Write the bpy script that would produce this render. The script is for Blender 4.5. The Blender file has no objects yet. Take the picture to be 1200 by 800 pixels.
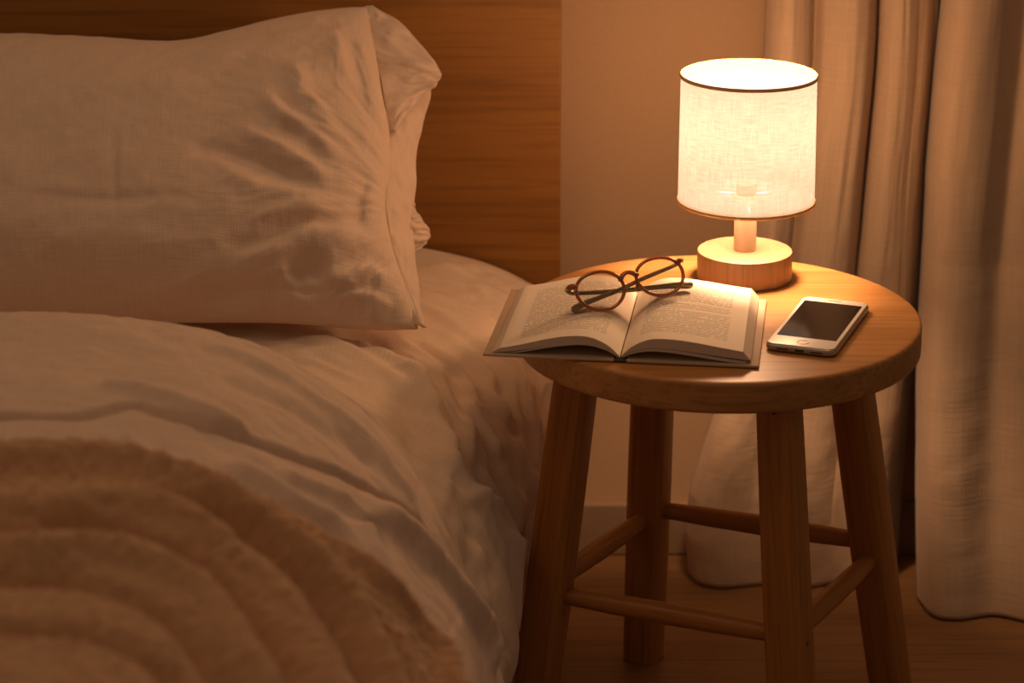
import bpy, bmesh, math, random
import numpy as np
from mathutils import Vector, Matrix, Euler

random.seed(3)
FUZZ = 110000
LAMP_W = 22.0
AREAS = [('added_stool_fill', (.34, 2.50, 1.70), (.0, 2.25, .4), 2.2, .3, (1.0, .53, .24)),  # unseen fill light, added to brighten the stool side and bed
         ('added_bed_fill', (-1.1, 1.75, 2.3), (-.35, 2.0, .5), 2.9, .7, (1.0, .60, .33))]  # second unseen fill, added to lift the bedding
WORLD = (1.0, .66, .43, .12)
FSTOP = 5.0
EXPO = 0.0
C = bpy.context.scene.collection
PI = math.pi


# ---------------------------------------------------------------- smooth random fields
_rng = np.random.RandomState(7)
_TAB = _rng.rand(256, 256) * 2 - 1

def vnoise(x, y):
    x = np.asarray(x, float); y = np.asarray(y, float)
    xi = np.floor(x).astype(int); yi = np.floor(y).astype(int)
    fx = x - xi; fy = y - yi
    fx = fx * fx * (3 - 2 * fx); fy = fy * fy * (3 - 2 * fy)
    g = lambda a, b: _TAB[a % 256, b % 256]
    return (g(xi, yi) * (1 - fx) + g(xi + 1, yi) * fx) * (1 - fy) + (g(xi, yi + 1) * (1 - fx) + g(xi + 1, yi + 1) * fx) * fy

def fbm(x, y, octaves=3):
    t = 0; a = 1.0
    for k in range(octaves):
        t = t + a * vnoise(x * 2 ** k + 17.3 * k, y * 2 ** k + 5.1 * k); a *= .5
    return t

def spline(pts, n=400):
    """dense Catmull-Rom curve through pts"""
    P = np.array(pts, float)
    P = np.vstack([2 * P[0] - P[1], P, 2 * P[-1] - P[-2]])
    out = []
    m = max(2, n // (len(P) - 3))
    for i in range(1, len(P) - 2):
        t = np.linspace(0, 1, m, endpoint=False)[:, None]
        a, b, c, d = P[i - 1], P[i], P[i + 1], P[i + 2]
        out.append(.5 * (2 * b + (c - a) * t + (2 * a - 5 * b + 4 * c - d) * t ** 2 + (3 * b - a - 3 * c + d) * t ** 3))
    out.append(P[-2][None])
    return np.vstack(out)

def smooth(a, b, x):
    t = np.clip((x - a) / (b - a), 0, 1)
    return t * t * (3 - 2 * t)

def normals(P):
    du = np.gradient(P, axis=0); dv = np.gradient(P, axis=1)
    n = np.cross(du, dv)
    return n / (np.linalg.norm(n, axis=-1, keepdims=True) + 1e-12)

# ---------------------------------------------------------------- duvet: cross-section swept along the bed
DUV = spline([(-1.50, .53), (-1.0, .545), (-.6, .547), (-.30, .544), (-.2, .512), (-.113, .443), (-.055, .35), (-.018, .24), (-.002, .16), (.004, .10)], 900)
_ds = np.r_[0, np.cumsum(np.linalg.norm(np.diff(DUV, axis=0), axis=1))]
DUV_LEN = _ds[-1]
DUV_HEAD, ROLL = 2.10, .05

def duvet_base(s, t):
    """s: metres along the cross-section from the left; t: metres from the head ridge towards the foot (negative: round the rolled edge and under)"""
    s = np.asarray(s, float); t = np.asarray(t, float)
    X = np.interp(s, _ds, DUV[:, 0]); Z = np.interp(s, _ds, DUV[:, 1])
    e = .004
    tx = np.interp(np.clip(s + e, 0, DUV_LEN), _ds, DUV[:, 0]) - np.interp(np.clip(s - e, 0, DUV_LEN), _ds, DUV[:, 0])
    tz = np.interp(np.clip(s + e, 0, DUV_LEN), _ds, DUV[:, 1]) - np.interp(np.clip(s - e, 0, DUV_LEN), _ds, DUV[:, 1])
    l = np.hypot(tx, tz); nx, nz = -tz / l, tx / l
    R = ROLL - .032 * smooth(-.42, -.12, X)          # thinner where the duvet hangs over the side
    a = np.clip(-t / ROLL, 0, np.pi)                 # angle round the roll
    under = np.maximum(-t - np.pi * ROLL, 0)
    drop = R * (1 - np.cos(a))
    y = DUV_HEAD - np.maximum(t, 0) + R * np.sin(a) - under
    return np.stack([X - nx * drop, y + 0 * X, Z - nz * drop], -1)

# ---------------------------------------------------------------- sheet over the mattress
SHEET_FLAT = 1.25

def sheet_base(s, y):
    """s: 0..SHEET_FLAT flat part from the left, then the rounded edge and the hanging side down to the floor"""
    s, y = np.broadcast_arrays(np.asarray(s, float), np.asarray(y, float))
    k = smooth(2.8, 2.05, y)
    edge = .048 - .048 * k
    a = .25 - .03 * k; b = .095 + .19 * smooth(2.72, 2.1, y)
    c = edge - a
    q = np.pi / 2 * np.sqrt((a * a + b * b) / 2)
    th = np.clip((s - SHEET_FLAT) / q, 0, 1) * np.pi / 2
    down = np.maximum(s - SHEET_FLAT - q, 0)
    side = .405 - b
    X = np.where(s < SHEET_FLAT, c - (SHEET_FLAT - s) * (1.5 + c) / SHEET_FLAT, c + a * np.sin(th))
    Z = .405 - b * (1 - np.cos(th)) - np.minimum(down, side - .004)
    X = X - .042 * smooth(.19, 0.0, Z)
    return np.stack([X, y, Z], -1)

# ---------------------------------------------------------------- pillow leaning on the headboard
PO = np.array([0, 2.455, .425]); PB = np.array([0, .27, .26]); PB = PB / np.linalg.norm(PB)
PN = np.array([0, -PB[2], PB[1]])

def plane_pt(a, b, h=0):
    a = np.asarray(a, float)[..., None]; b = np.asarray(b, float)[..., None]; h = np.asarray(h, float)[..., None]
    return PO + a * np.array([1., 0, 0]) + b * PB + h * PN

def pillow_ab(u, v, OUT):
    """Coons patch between the outline curves; OUT = dict of top / right / bottom (a, b) points"""
    top = spline(OUT['top'], 600); right = spline(OUT['right'], 400); bot = spline(OUT['bottom'], 600)
    al = top[0, 0]
    def at(c, t):
        d = np.r_[0, np.cumsum(np.linalg.norm(np.diff(c, axis=0), axis=1))]; d /= d[-1]
        return np.stack([np.interp(t, d, c[:, 0]), np.interp(t, d, c[:, 1])], -1)
    u, v = np.broadcast_arrays(u, v)
    T, B, R = at(top, u), at(bot, u), at(right, v)
    L = (1 - v)[..., None] * bot[0] + v[..., None] * top[0]
    c00, c10, c01, c11 = bot[0], bot[-1], top[0], top[-1]
    U = u[..., None]; V = v[..., None]
    return (1 - V) * B + V * T + (1 - U) * L + U * R - ((1 - U) * (1 - V) * c00 + U * (1 - V) * c10 + (1 - U) * V * c01 + U * V * c11)

def pillow_h(u, v):
    fu = np.clip(1 - np.clip(u, 0, 1) ** 7, 0, 1) ** .55 * np.clip(1 - (1 - np.clip(u, 0, 1)) ** 12, 0, 1) ** .5
    w = np.abs(2 * v - 1)
    return fu * np.clip(1 - w ** 2.6, 0, 1) ** .62 * (1 - .25 * (v - .35))

def pillow_front(u, v, OUT):
    ab = pillow_ab(u, v, OUT)
    return plane_pt(ab[..., 0], ab[..., 1], .085 * pillow_h(u, v)), ab

# ---------------------------------------------------------------- folds: raised or sunk lines on a cloth
def fold(A, B, pts, amp, w, w2=None, mode='ridge', fade=.12):
    """height over cloth coordinates (A, B) of one fold along pts"""
    c = spline(pts, 40)
    best = np.full(A.shape, 1e9); sd = np.zeros(A.shape); pos = np.zeros(A.shape)
    seg = np.linalg.norm(np.diff(c, axis=0), axis=1); cum = np.r_[0, np.cumsum(seg)]; tot = cum[-1]
    m = 4 * max(w, w2 or w) + .01
    box = (A > c[:, 0].min() - m) & (A < c[:, 0].max() + m) & (B > c[:, 1].min() - m) & (B < c[:, 1].max() + m)
    if mode == 'step': box[:] = True
    a, b = A[box], B[box]
    bb = best[box]; ss = sd[box]; pp = pos[box]
    for i in range(len(c) - 1):
        p, q = c[i], c[i + 1]; d = q - p; L2 = d @ d + 1e-12
        t = np.clip(((a - p[0]) * d[0] + (b - p[1]) * d[1]) / L2, 0, 1)
        ex, ey = a - p[0] - t * d[0], b - p[1] - t * d[1]
        D = np.hypot(ex, ey); k = D < bb
        bb = np.where(k, D, bb); ss = np.where(k, np.sign(d[0] * ey - d[1] * ex), ss); pp = np.where(k, (cum[i] + t * seg[i]) / tot, pp)
    out = np.zeros(A.shape)
    if mode == 'step':
        r = smooth(-w, w, bb * ss)
        out[box] = amp * r * (1 - .0 * pp) 
        return out, pp.reshape(A.shape), (bb * ss).reshape(A.shape)
    W = np.where(ss > 0, w, w2 or w)
    e = np.exp(-(bb / W) ** 2) * smooth(0, fade, pp) * smooth(1, 1 - fade, pp)
    out[box] = amp * e
    return out


# measured fold lines, in metres over each cloth
PILLOW_OUTLINE = {'top': [(-0.8, 0.33), (-0.663, 0.3387), (-0.5533, 0.3465), (-0.4516, 0.3431), (-0.3683, 0.3387), (-0.3048, 0.3542), (-0.241, 0.3743), (-0.1858, 0.3855), (-0.158, 0.3878)], 'right': [(-0.0947, -0.0043), (-0.1086, 0.0435), (-0.1228, 0.0882), (-0.1311, 0.1388), (-0.128, 0.1905), (-0.1299, 0.2326), (-0.1383, 0.2754), (-0.1471, 0.3299), (-0.158, 0.3878)], 'bottom': [(-0.8, 0.004), (-0.5174, 0.0054), (-0.3448, 0.0044), (-0.2327, 0.0034), (-0.1463, -0.0043), (-0.0947, -0.0043)]}
TURNBACK_EDGE = [(1.077, 0.2039), (1.0983, 0.2039), (1.1586, 0.1994), (1.1834, 0.1835), (1.2012, 0.1722), (1.2153, 0.1813), (1.265, 0.1971), (1.3076, 0.179), (1.3466, 0.1631), (1.3821, 0.1359), (1.4176, 0.1064), (1.4566, 0.077), (1.4956, 0.0566), (1.5347, 0.0407), (1.5737, 0.0316), (1.6056, 0.052), (1.634, 0.0792)]
DUVET_FOLDS = [
    ([(1.1621, 0.1518), (1.1976, 0.1518), (1.226, 0.1677), (1.265, 0.1858), (1.3005, 0.1767)], 0.006, 0.008),
    ([(1.1976, 0.2379), (1.2153, 0.2606), (1.2402, 0.2946), (1.2615, 0.3082)], 0.006, 0.01),
    ([(1.2792, 0.247), (1.3147, 0.2447), (1.3502, 0.247), (1.3856, 0.2357), (1.414, 0.247), (1.4318, 0.2969)], 0.01, 0.013),
    ([(1.3289, 0.2153), (1.3608, 0.1971), (1.3927, 0.179), (1.4247, 0.179)], 0.006, 0.009),
    ([(1.4282, 0.1382), (1.446, 0.1745), (1.4637, 0.1994), (1.485, 0.2402), (1.5063, 0.2697), (1.5205, 0.2992)], -0.02, 0.013),
    ([(1.4176, 0.1337), (1.4602, 0.1132), (1.5063, 0.0906), (1.5559, 0.0679), (1.6163, 0.0316), (1.6517, 0.0452)], 0.012, 0.015),
    ([(1.4069, 0.1903), (1.4318, 0.2266), (1.4637, 0.2561), (1.4921, 0.2878), (1.5098, 0.3196)], 0.012, 0.012),
    ([(1.1089, 0.2538), (1.1479, 0.2606), (1.1976, 0.281), (1.2402, 0.3105)], -0.005, 0.01),
    ([(1.2331, 0.0339), (1.304, 0.043), (1.3715, 0.0452), (1.4353, 0.0475), (1.4885, 0.0543)], 0.004, 0.01),
    ([(1.2544, 0.1042), (1.3147, 0.0906), (1.375, 0.0792), (1.4247, 0.0679)], -0.004, 0.012),
]
BLANKET_FOLDS = [
    ([(1.1089, 0.3241), (1.1692, 0.3173), (1.2295, 0.3264), (1.2757, 0.3332), (1.3253, 0.3332), (1.375, 0.34), (1.4211, 0.3468), (1.4708, 0.3468), (1.4992, 0.3944), (1.5205, 0.4352)], 0.01, 0.01),
    ([(1.116, 0.3581), (1.1657, 0.3581), (1.2189, 0.3649), (1.2544, 0.3763), (1.304, 0.374), (1.3466, 0.3876), (1.3856, 0.4012), (1.4318, 0.4057), (1.4779, 0.4443), (1.4992, 0.4715)], -0.016, 0.01),
    ([(1.1337, 0.3944), (1.2012, 0.3808), (1.2544, 0.3876), (1.304, 0.3989), (1.3502, 0.4193), (1.3892, 0.442), (1.4389, 0.5055), (1.4637, 0.5395)], 0.012, 0.014),
    ([(1.1337, 0.4556), (1.1799, 0.4465), (1.2153, 0.4352), (1.2615, 0.4216), (1.3076, 0.4193), (1.3537, 0.4375), (1.3856, 0.4624), (1.4282, 0.5214), (1.446, 0.5667)], -0.014, 0.011),
    ([(1.1515, 0.4828), (1.2118, 0.4601), (1.2579, 0.4556), (1.3005, 0.476), (1.3395, 0.501), (1.3927, 0.5826), (1.414, 0.6234)], 0.01, 0.013),
    ([(1.1479, 0.5146), (1.1905, 0.501), (1.2224, 0.4874), (1.265, 0.4942), (1.3005, 0.5123), (1.336, 0.544), (1.3785, 0.6121), (1.3963, 0.6461)], -0.012, 0.01),
    ([(1.1621, 0.544), (1.2083, 0.5327), (1.2544, 0.5372), (1.2934, 0.5576), (1.3466, 0.6393), (1.3679, 0.6801)], 0.01, 0.014),
    ([(1.1586, 0.578), (1.1976, 0.5712), (1.2402, 0.578), (1.2863, 0.603), (1.3253, 0.6506), (1.3466, 0.705)], -0.01, 0.012),
    ([(1.1834, 0.6438), (1.2153, 0.6393), (1.2473, 0.6461), (1.2899, 0.6642), (1.3182, 0.7118)], -0.009, 0.012),
]
SHEET_FOLDS = [
    ([(1.3408, 2.5614), (1.3828, 2.5353), (1.4248, 2.5113), (1.4592, 2.4832), (1.4897, 2.4571)], 0.007, 0.01),
    ([(1.379, 2.4712), (1.4134, 2.4351), (1.4439, 2.407), (1.4706, 2.385), (1.4897, 2.3609)], -0.009, 0.011),
    ([(1.4286, 2.5073), (1.4516, 2.4932), (1.4745, 2.4752), (1.4936, 2.4471)], -0.009, 0.009),
    ([(1.4057, 2.4471), (1.4516, 2.413), (1.4821, 2.389)], 0.006, 0.007),
    ([(1.3294, 2.4371), (1.3714, 2.3769), (1.4134, 2.3208), (1.4401, 2.2867)], 0.007, 0.01),
    ([(1.295, 2.4591), (1.3484, 2.417), (1.3828, 2.3729), (1.4134, 2.3409)], 0.006, 0.008),
    ([(1.2644, 2.4812), (1.3064, 2.4872), (1.337, 2.4431)], -0.006, 0.007),
    ([(1.2339, 2.4792), (1.2835, 2.4411), (1.3294, 2.397), (1.3752, 2.3509)], 0.005, 0.008),
    ([(1.4516, 2.2406), (1.4706, 2.2867), (1.4974, 2.3288), (1.5165, 2.3449)], 0.005, 0.007),
    ([(1.5165, 2.4371), (1.5776, 2.4692), (1.673, 2.5694)], 0.007, 0.006),
    ([(1.4019, 2.3028), (1.4516, 2.2787), (1.5012, 2.2727), (1.5432, 2.2627)], 0.007, 0.009),
    ([(1.4477, 2.3609), (1.5088, 2.3669), (1.5699, 2.3689), (1.6425, 2.399)], -0.009, 0.01),
    ([(1.4668, 2.2286), (1.5012, 2.2386), (1.5394, 2.2246)], -0.007, 0.009),
    ([(1.505, 2.3228), (1.5432, 2.3228), (1.7647, 2.5895)], 0.008, 0.008),
    ([(1.3332, 2.7799), (1.3714, 2.7178), (1.4172, 2.6516), (1.463, 2.5915)], 0.005, 0.012),
    ([(1.3484, 2.7599), (1.3866, 2.6877), (1.4248, 2.6236)], -0.004, 0.01),
    ([(1.3294, 2.5073), (1.3637, 2.4912), (1.4095, 2.4632)], -0.005, 0.007),
]
PILLOW_FOLDS = [
    ([(-0.2377, 0.2907), (-0.223, 0.2598), (-0.2153, 0.2377), (-0.1905, 0.206), (-0.1602, 0.1856)], 0.01, 0.008),
    ([(-0.2689, 0.2451), (-0.2372, 0.2095), (-0.1989, 0.1809), (-0.1642, 0.1564)], 0.01, 0.008),
    ([(-0.2781, 0.1878), (-0.2538, 0.1729), (-0.216, 0.1547), (-0.1776, 0.1294)], 0.009, 0.007),
    ([(-0.3383, 0.1651), (-0.2814, 0.1566), (-0.2347, 0.1413), (-0.1868, 0.1215)], -0.013, 0.009),
    ([(-0.2975, 0.1326), (-0.251, 0.1157), (-0.2089, 0.1127), (-0.1682, 0.1099)], 0.009, 0.008),
    ([(-0.2691, 0.0777), (-0.2503, 0.0843), (-0.2131, 0.099), (-0.1769, 0.102)], 0.008, 0.007),
    ([(-0.2594, 0.0734), (-0.2136, 0.0854), (-0.1663, 0.0918)], -0.008, 0.006),
    ([(-0.2915, 0.0314), (-0.241, 0.0515), (-0.1937, 0.0736), (-0.1523, 0.0765), (-0.1316, 0.0606)], 0.013, 0.009),
    ([(-0.2259, 0.0265), (-0.2023, 0.0405), (-0.1795, 0.0376)], -0.014, 0.011),
    ([(-0.1965, 0.0185), (-0.165, 0.0341), (-0.1384, 0.0437), (-0.1142, 0.0328)], 0.011, 0.009),
    ([(-0.1904, 0.3392), (-0.178, 0.2928), (-0.1698, 0.2551)], 0.009, 0.006),
    ([(-0.1625, 0.3505), (-0.1497, 0.294), (-0.1336, 0.2351), (-0.1281, 0.2099)], 0.006, 0.005),
    ([(-0.1748, 0.3361), (-0.1622, 0.2773), (-0.1509, 0.2223)], -0.006, 0.006),
    ([(-0.2452, 0.2009), (-0.2187, 0.1824), (-0.1841, 0.1581)], -0.007, 0.006),
    ([(-0.4039, 0.1829), (-0.4013, 0.1315), (-0.3968, 0.0853)], -0.004, 0.004),
    ([(-0.5058, 0.1058), (-0.4107, 0.1002), (-0.2999, 0.1053)], -0.004, 0.006),
    ([(-0.1488, 0.1613), (-0.1573, 0.1156), (-0.149, 0.0831)], -0.008, 0.007),
    ([(-0.2987, 0.0538), (-0.2482, 0.0643), (-0.2066, 0.0778)], -0.007, 0.007),
    ([(-0.1749, 0.0141), (-0.1452, 0.0183), (-0.1178, 0.0082)], 0.008, 0.006),
    ([(-0.3435, 0.0121), (-0.2736, 0.0145), (-0.215, 0.0105)], -0.005, 0.008),
    ([(-0.4943, 0.046), (-0.4176, 0.0605), (-0.324, 0.0573)], 0.004, 0.012),
    ([(-0.4744, 0.2152), (-0.3972, 0.2397), (-0.3181, 0.2486)], 0.004, 0.015),
    ([(-0.325, 0.2181), (-0.3005, 0.2427), (-0.2695, 0.2946)], -0.006, 0.012),
]
HEM_INNER = [(-0.1482, 2.7126, 0.6493), (-0.1412, 2.6761, 0.6199), (-0.1345, 2.6459, 0.5991), (-0.1289, 2.6189, 0.5779), (-0.1306, 2.5887, 0.5488), (-0.1313, 2.559, 0.5201), (-0.124, 2.5261, 0.4884), (-0.1132, 2.4929, 0.4576), (-0.0983, 2.4567, 0.424)]
HEM_OUTER = [(-0.1121, 2.7347, 0.6348), (-0.09, 2.7096, 0.6101), (-0.0967, 2.6802, 0.5811), (-0.1025, 2.6535, 0.5548), (-0.1035, 2.6235, 0.5252), (-0.1067, 2.604, 0.4931), (-0.1037, 2.5685, 0.4709), (-0.0962, 2.4992, 0.4418), (-0.089, 2.4619, 0.4186)]
CORNER_INNER = [(-0.16, 2.7363, 0.6936), (-0.1535, 2.7146, 0.6726), (-0.147, 2.6907, 0.6495), (-0.1406, 2.667, 0.6268), (-0.1343, 2.6437, 0.6043), (-0.129, 2.6207, 0.5821)]
CORNER_OUTER = [(-0.152, 2.7443, 0.6919), (-0.1211, 2.735, 0.6711), (-0.0861, 2.7084, 0.6332), (-0.0839, 2.6927, 0.6179), (-0.1009, 2.6752, 0.607), (-0.1246, 2.625, 0.5838)]
FLAP_INNER = [(-0.1123, 2.6161, 0.5179), (-0.1136, 2.5976, 0.4997), (-0.1148, 2.5794, 0.4816), (-0.1158, 2.5577, 0.4667)]
FLAP_OUTER = [(-0.1088, 2.6188, 0.5142), (-0.0997, 2.6112, 0.4938), (-0.0877, 2.6001, 0.4764), (-0.0969, 2.5763, 0.4657)]


# ================================================================ helpers
def link(o, parent=None):
    C.objects.link(o)
    if parent: o.parent = parent
    return o

def tag(o, label=None, cat=None, group=None, kind=None):
    if label: o['label'] = label
    if cat: o['category'] = cat
    if group: o['group'] = group
    if kind: o['kind'] = kind
    return o

def empty(name, loc, rot=(0, 0, 0)):
    o = bpy.data.objects.new(name, None); o.location = loc; o.rotation_euler = rot
    o.empty_display_size = .05
    return link(o)

def finish(name, bm, mats, parent=None, smooth_it=True, angle=None, loc=None, rot=None):
    bmesh.ops.recalc_face_normals(bm, faces=bm.faces)
    me = bpy.data.meshes.new(name); bm.to_mesh(me); bm.free()
    for m in (mats if isinstance(mats, (list, tuple)) else [mats]): me.materials.append(m)
    if smooth_it: me.polygons.foreach_set('use_smooth', [True] * len(me.polygons))
    if angle is not None: me.set_sharp_from_angle(angle=math.radians(angle))
    o = bpy.data.objects.new(name, me)
    if loc is not None: o.location = loc
    if rot is not None: o.rotation_euler = rot
    return link(o, parent)

def grid_mesh(name, P, mat, parent=None, uv=None, flip=False, wrap=False):
    m, n = P.shape[:2]
    idx = np.arange(m * n).reshape(m, n)
    if wrap: idx = np.vstack([idx, idx[:1]])
    a, b, c, d = idx[:-1, :-1].ravel(), idx[1:, :-1].ravel(), idx[1:, 1:].ravel(), idx[:-1, 1:].ravel()
    f = np.stack([a, d, c, b] if flip else [a, b, c, d], -1)
    me = bpy.data.meshes.new(name)
    me.vertices.add(m * n); me.vertices.foreach_set('co', P.reshape(-1, 3).astype('f').ravel())
    k = len(f)
    me.loops.add(4 * k); me.loops.foreach_set('vertex_index', f.ravel().astype('i'))
    me.polygons.add(k); me.polygons.foreach_set('loop_start', np.arange(0, 4 * k, 4, dtype='i'))
    me.polygons.foreach_set('loop_total', np.full(k, 4, 'i'))
    me.update(calc_edges=True); me.validate()
    me.polygons.foreach_set('use_smooth', [True] * len(me.polygons))
    if uv is not None:
        l = me.uv_layers.new(name='UVMap')
        l.data.foreach_set('uv', uv.reshape(-1, 2)[f.ravel()].astype('f').ravel())
    if mat: me.materials.append(mat)
    return link(bpy.data.objects.new(name, me), parent)

def box_bm(sx, sy, sz, bevel=0, seg=3, center=(0, 0, 0)):
    bm = bmesh.new(); bmesh.ops.create_cube(bm, size=1)
    for v in bm.verts: v.co = Vector((v.co.x * sx + center[0], v.co.y * sy + center[1], v.co.z * sz + center[2]))
    if bevel: bmesh.ops.bevel(bm, geom=bm.edges[:], offset=bevel, segments=seg, profile=.5, affect='EDGES')
    return bm

def lathe_bm(profile, n=96, closed=False):
    """spin (r, z) points round Z; r = 0 ends close the shape"""
    bm = bmesh.new(); rings = []
    for r, z in profile:
        if r < 1e-6: rings.append([bm.verts.new((0, 0, z))])
        else: rings.append([bm.verts.new((r * math.cos(2 * PI * k / n), r * math.sin(2 * PI * k / n), z)) for k in range(n)])
    pairs = list(zip(rings, rings[1:])) + ([(rings[-1], rings[0])] if closed else [])
    for A, B in pairs:
        for k in range(n):
            q = [A[k % len(A)], A[(k + 1) % len(A)], B[(k + 1) % len(B)], B[k % len(B)]]
            q = list(dict.fromkeys(q))
            if len(q) > 2: bm.faces.new(q)
    return bm

def tube_bm(pts, radii, n=16, section=None, bm=None, closed=False, up=Vector((0, 0, 1))):
    """tube along pts; section scales (across, up); radii per point"""
    bm = bm or bmesh.new(); pts = [Vector(p) for p in pts]; rings = []
    N = len(pts)
    for i, p in enumerate(pts):
        a, b = pts[(i - 1) % N if closed else max(i - 1, 0)], pts[(i + 1) % N if closed else min(i + 1, N - 1)]
        t = (b - a).normalized()
        x = t.cross(up)
        if x.length < 1e-4: x = t.cross(Vector((0, 1, 0)))
        x.normalize(); y = x.cross(t).normalized()
        r = radii[i] if hasattr(radii, '__len__') else radii
        sa, sb = section[i] if (section and hasattr(section[0], '__len__')) else (section or (1, 1))
        rings.append([bm.verts.new(p + x * (r * sa * math.cos(2 * PI * k / n)) + y * (r * sb * math.sin(2 * PI * k / n))) for k in range(n)])
    rr = rings + ([rings[0]] if closed else [])
    for A, B in zip(rr, rr[1:]):
        for k in range(n): bm.faces.new((A[k], A[(k + 1) % n], B[(k + 1) % n], B[k]))
    if not closed:
        bm.faces.new(rings[0][::-1]); bm.faces.new(rings[-1])
    return bm

# ================================================================ materials
class NT:
    def __init__(s, name):
        s.m = bpy.data.materials.new(name); s.m.use_nodes = True
        s.t = s.m.node_tree; s.t.nodes.clear()
        s.out = s.n('ShaderNodeOutputMaterial')
    def n(s, typ, **kw):
        o = s.t.nodes.new(typ)
        for k, v in kw.items(): setattr(o, k, v)
        return o
    def l(s, a, b): s.t.links.new(a, b)
    def put(s, sock, v):
        if isinstance(v, bpy.types.NodeSocket): s.l(v, sock)
        else: sock.default_value = v
    def math(s, op, a, b=0.0, c=None):
        o = s.n('ShaderNodeMath', operation=op); s.put(o.inputs[0], a); s.put(o.inputs[1], b)
        if c is not None: s.put(o.inputs[2], c)
        return o.outputs[0]
    def coord(s, kind='Object', scale=(1, 1, 1), loc=(0, 0, 0), rot=(0, 0, 0)):
        tc = s.n('ShaderNodeTexCoord'); mp = s.n('ShaderNodeMapping')
        mp.inputs['Scale'].default_value = scale; mp.inputs['Location'].default_value = loc; mp.inputs['Rotation'].default_value = rot
        s.l(tc.outputs[kind], mp.inputs['Vector']); return mp.outputs[0]
    def noise(s, vec, scale, detail=3, rough=.55, dist=0.0):
        o = s.n('ShaderNodeTexNoise'); s.l(vec, o.inputs['Vector'])
        o.inputs['Scale'].default_value = scale; o.inputs['Detail'].default_value = detail
        o.inputs['Roughness'].default_value = rough; o.inputs['Distortion'].default_value = dist
        return o.outputs['Fac']
    def ramp(s, fac, stops):
        o = s.n('ShaderNodeValToRGB'); s.l(fac, o.inputs[0]); e = o.color_ramp.elements
        while len(e) < len(stops): e.new(.5)
        for el, (p, c) in zip(e, stops):
            el.position = p; el.color = (*c, 1) if len(c) == 3 else c
        return o.outputs[0]
    def mix(s, fac, a, b, blend='MIX'):
        o = s.n('ShaderNodeMix', data_type='RGBA', blend_type=blend)
        s.put(o.inputs[0], fac)
        for sock, v in ((o.inputs[6], a), (o.inputs[7], b)):
            s.put(sock, (*v, 1) if isinstance(v, (tuple, list)) and len(v) == 3 else v)
        return o.outputs[2]
    def bump(s, h, strength=.3, dist=.001, normal=None):
        o = s.n('ShaderNodeBump'); o.inputs['Strength'].default_value = strength; o.inputs['Distance'].default_value = dist
        s.l(h, o.inputs['Height'])
        if normal: s.l(normal, o.inputs['Normal'])
        return o.outputs[0]
    def bsdf(s, color, rough=.6, normal=None, **kw):
        b = s.n('ShaderNodeBsdfPrincipled')
        s.put(b.inputs['Base Color'], (*color, 1) if isinstance(color, (tuple, list)) else color)
        s.put(b.inputs['Roughness'], rough)
        if normal: s.l(normal, b.inputs['Normal'])
        for k, v in kw.items(): s.put(b.inputs[k.replace('_', ' ')], v)
        return b.outputs[0]
    def done(s, shader):
        s.l(shader, s.out.inputs['Surface']); return s.m

def wood(name, light, dark, axis=0, rough=.42, staves=None, grain=1.0, pores=True):
    """oak: long streaks along the local axis, thin dark pores; staves = (axis, width) of glued boards"""
    N = NT(name)
    sc = [16.0 * grain] * 3; sc[axis] = 1.1 * grain
    v = N.coord('Object', tuple(sc))
    if staves:
        sx = N.n('ShaderNodeSeparateXYZ'); tc = N.n('ShaderNodeTexCoord'); N.l(tc.outputs['Object'], sx.inputs[0])
        q = N.math('FLOOR', N.math('DIVIDE', N.math('ADD', sx.outputs[staves[0]], staves[2]), staves[1]))
        wn = N.n('ShaderNodeTexWhiteNoise', noise_dimensions='1D'); N.l(q, wn.inputs['W'])
        off = N.n('ShaderNodeVectorMath', operation='SCALE'); N.l(wn.outputs['Color'], off.inputs[0]); off.inputs['Scale'].default_value = 40
        ad = N.n('ShaderNodeVectorMath', operation='ADD'); N.l(v, ad.inputs[0]); N.l(off.outputs[0], ad.inputs[1]); v = ad.outputs[0]
    big = N.noise(v, 1.0, 4, .55, .9)
    fine_v = [190.0 * grain] * 3; fine_v[axis] = 6.0 * grain
    fine = N.noise(N.coord('Object', tuple(fine_v)), 1.0, 2, .6)
    col = N.ramp(big, [(.28, dark), (.5, tuple((a + b) / 2 for a, b in zip(light, dark))), (.72, light)])
    if pores:
        pm = N.ramp(fine, [(.34, (1, 1, 1)), (.52, (0, 0, 0))])
        col = N.mix(N.math('MULTIPLY', pm, .45), col, tuple(c * .55 for c in dark))
    if staves:
        tint = N.math('ADD', N.math('MULTIPLY', wn.outputs['Value'], .14), .93)
        cmb = N.n('ShaderNodeCombineColor')
        for k in range(3): N.l(tint, cmb.inputs[k])
        col = N.mix(1.0, col, cmb.outputs[0], 'MULTIPLY')
        fr = N.math('FRACT', N.math('DIVIDE', N.math('ADD', sx.outputs[staves[0]], staves[2]), staves[1]))
        seam = N.math('LESS_THAN', fr, .0007 / staves[1])
        col = N.mix(N.math('MULTIPLY', seam, .6), col, tuple(c * .4 for c in dark))
    nb = N.bump(fine, .25, .0004)
    return N.done(N.bsdf(col, rough, nb, Specular_IOR_Level=.4))

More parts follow.
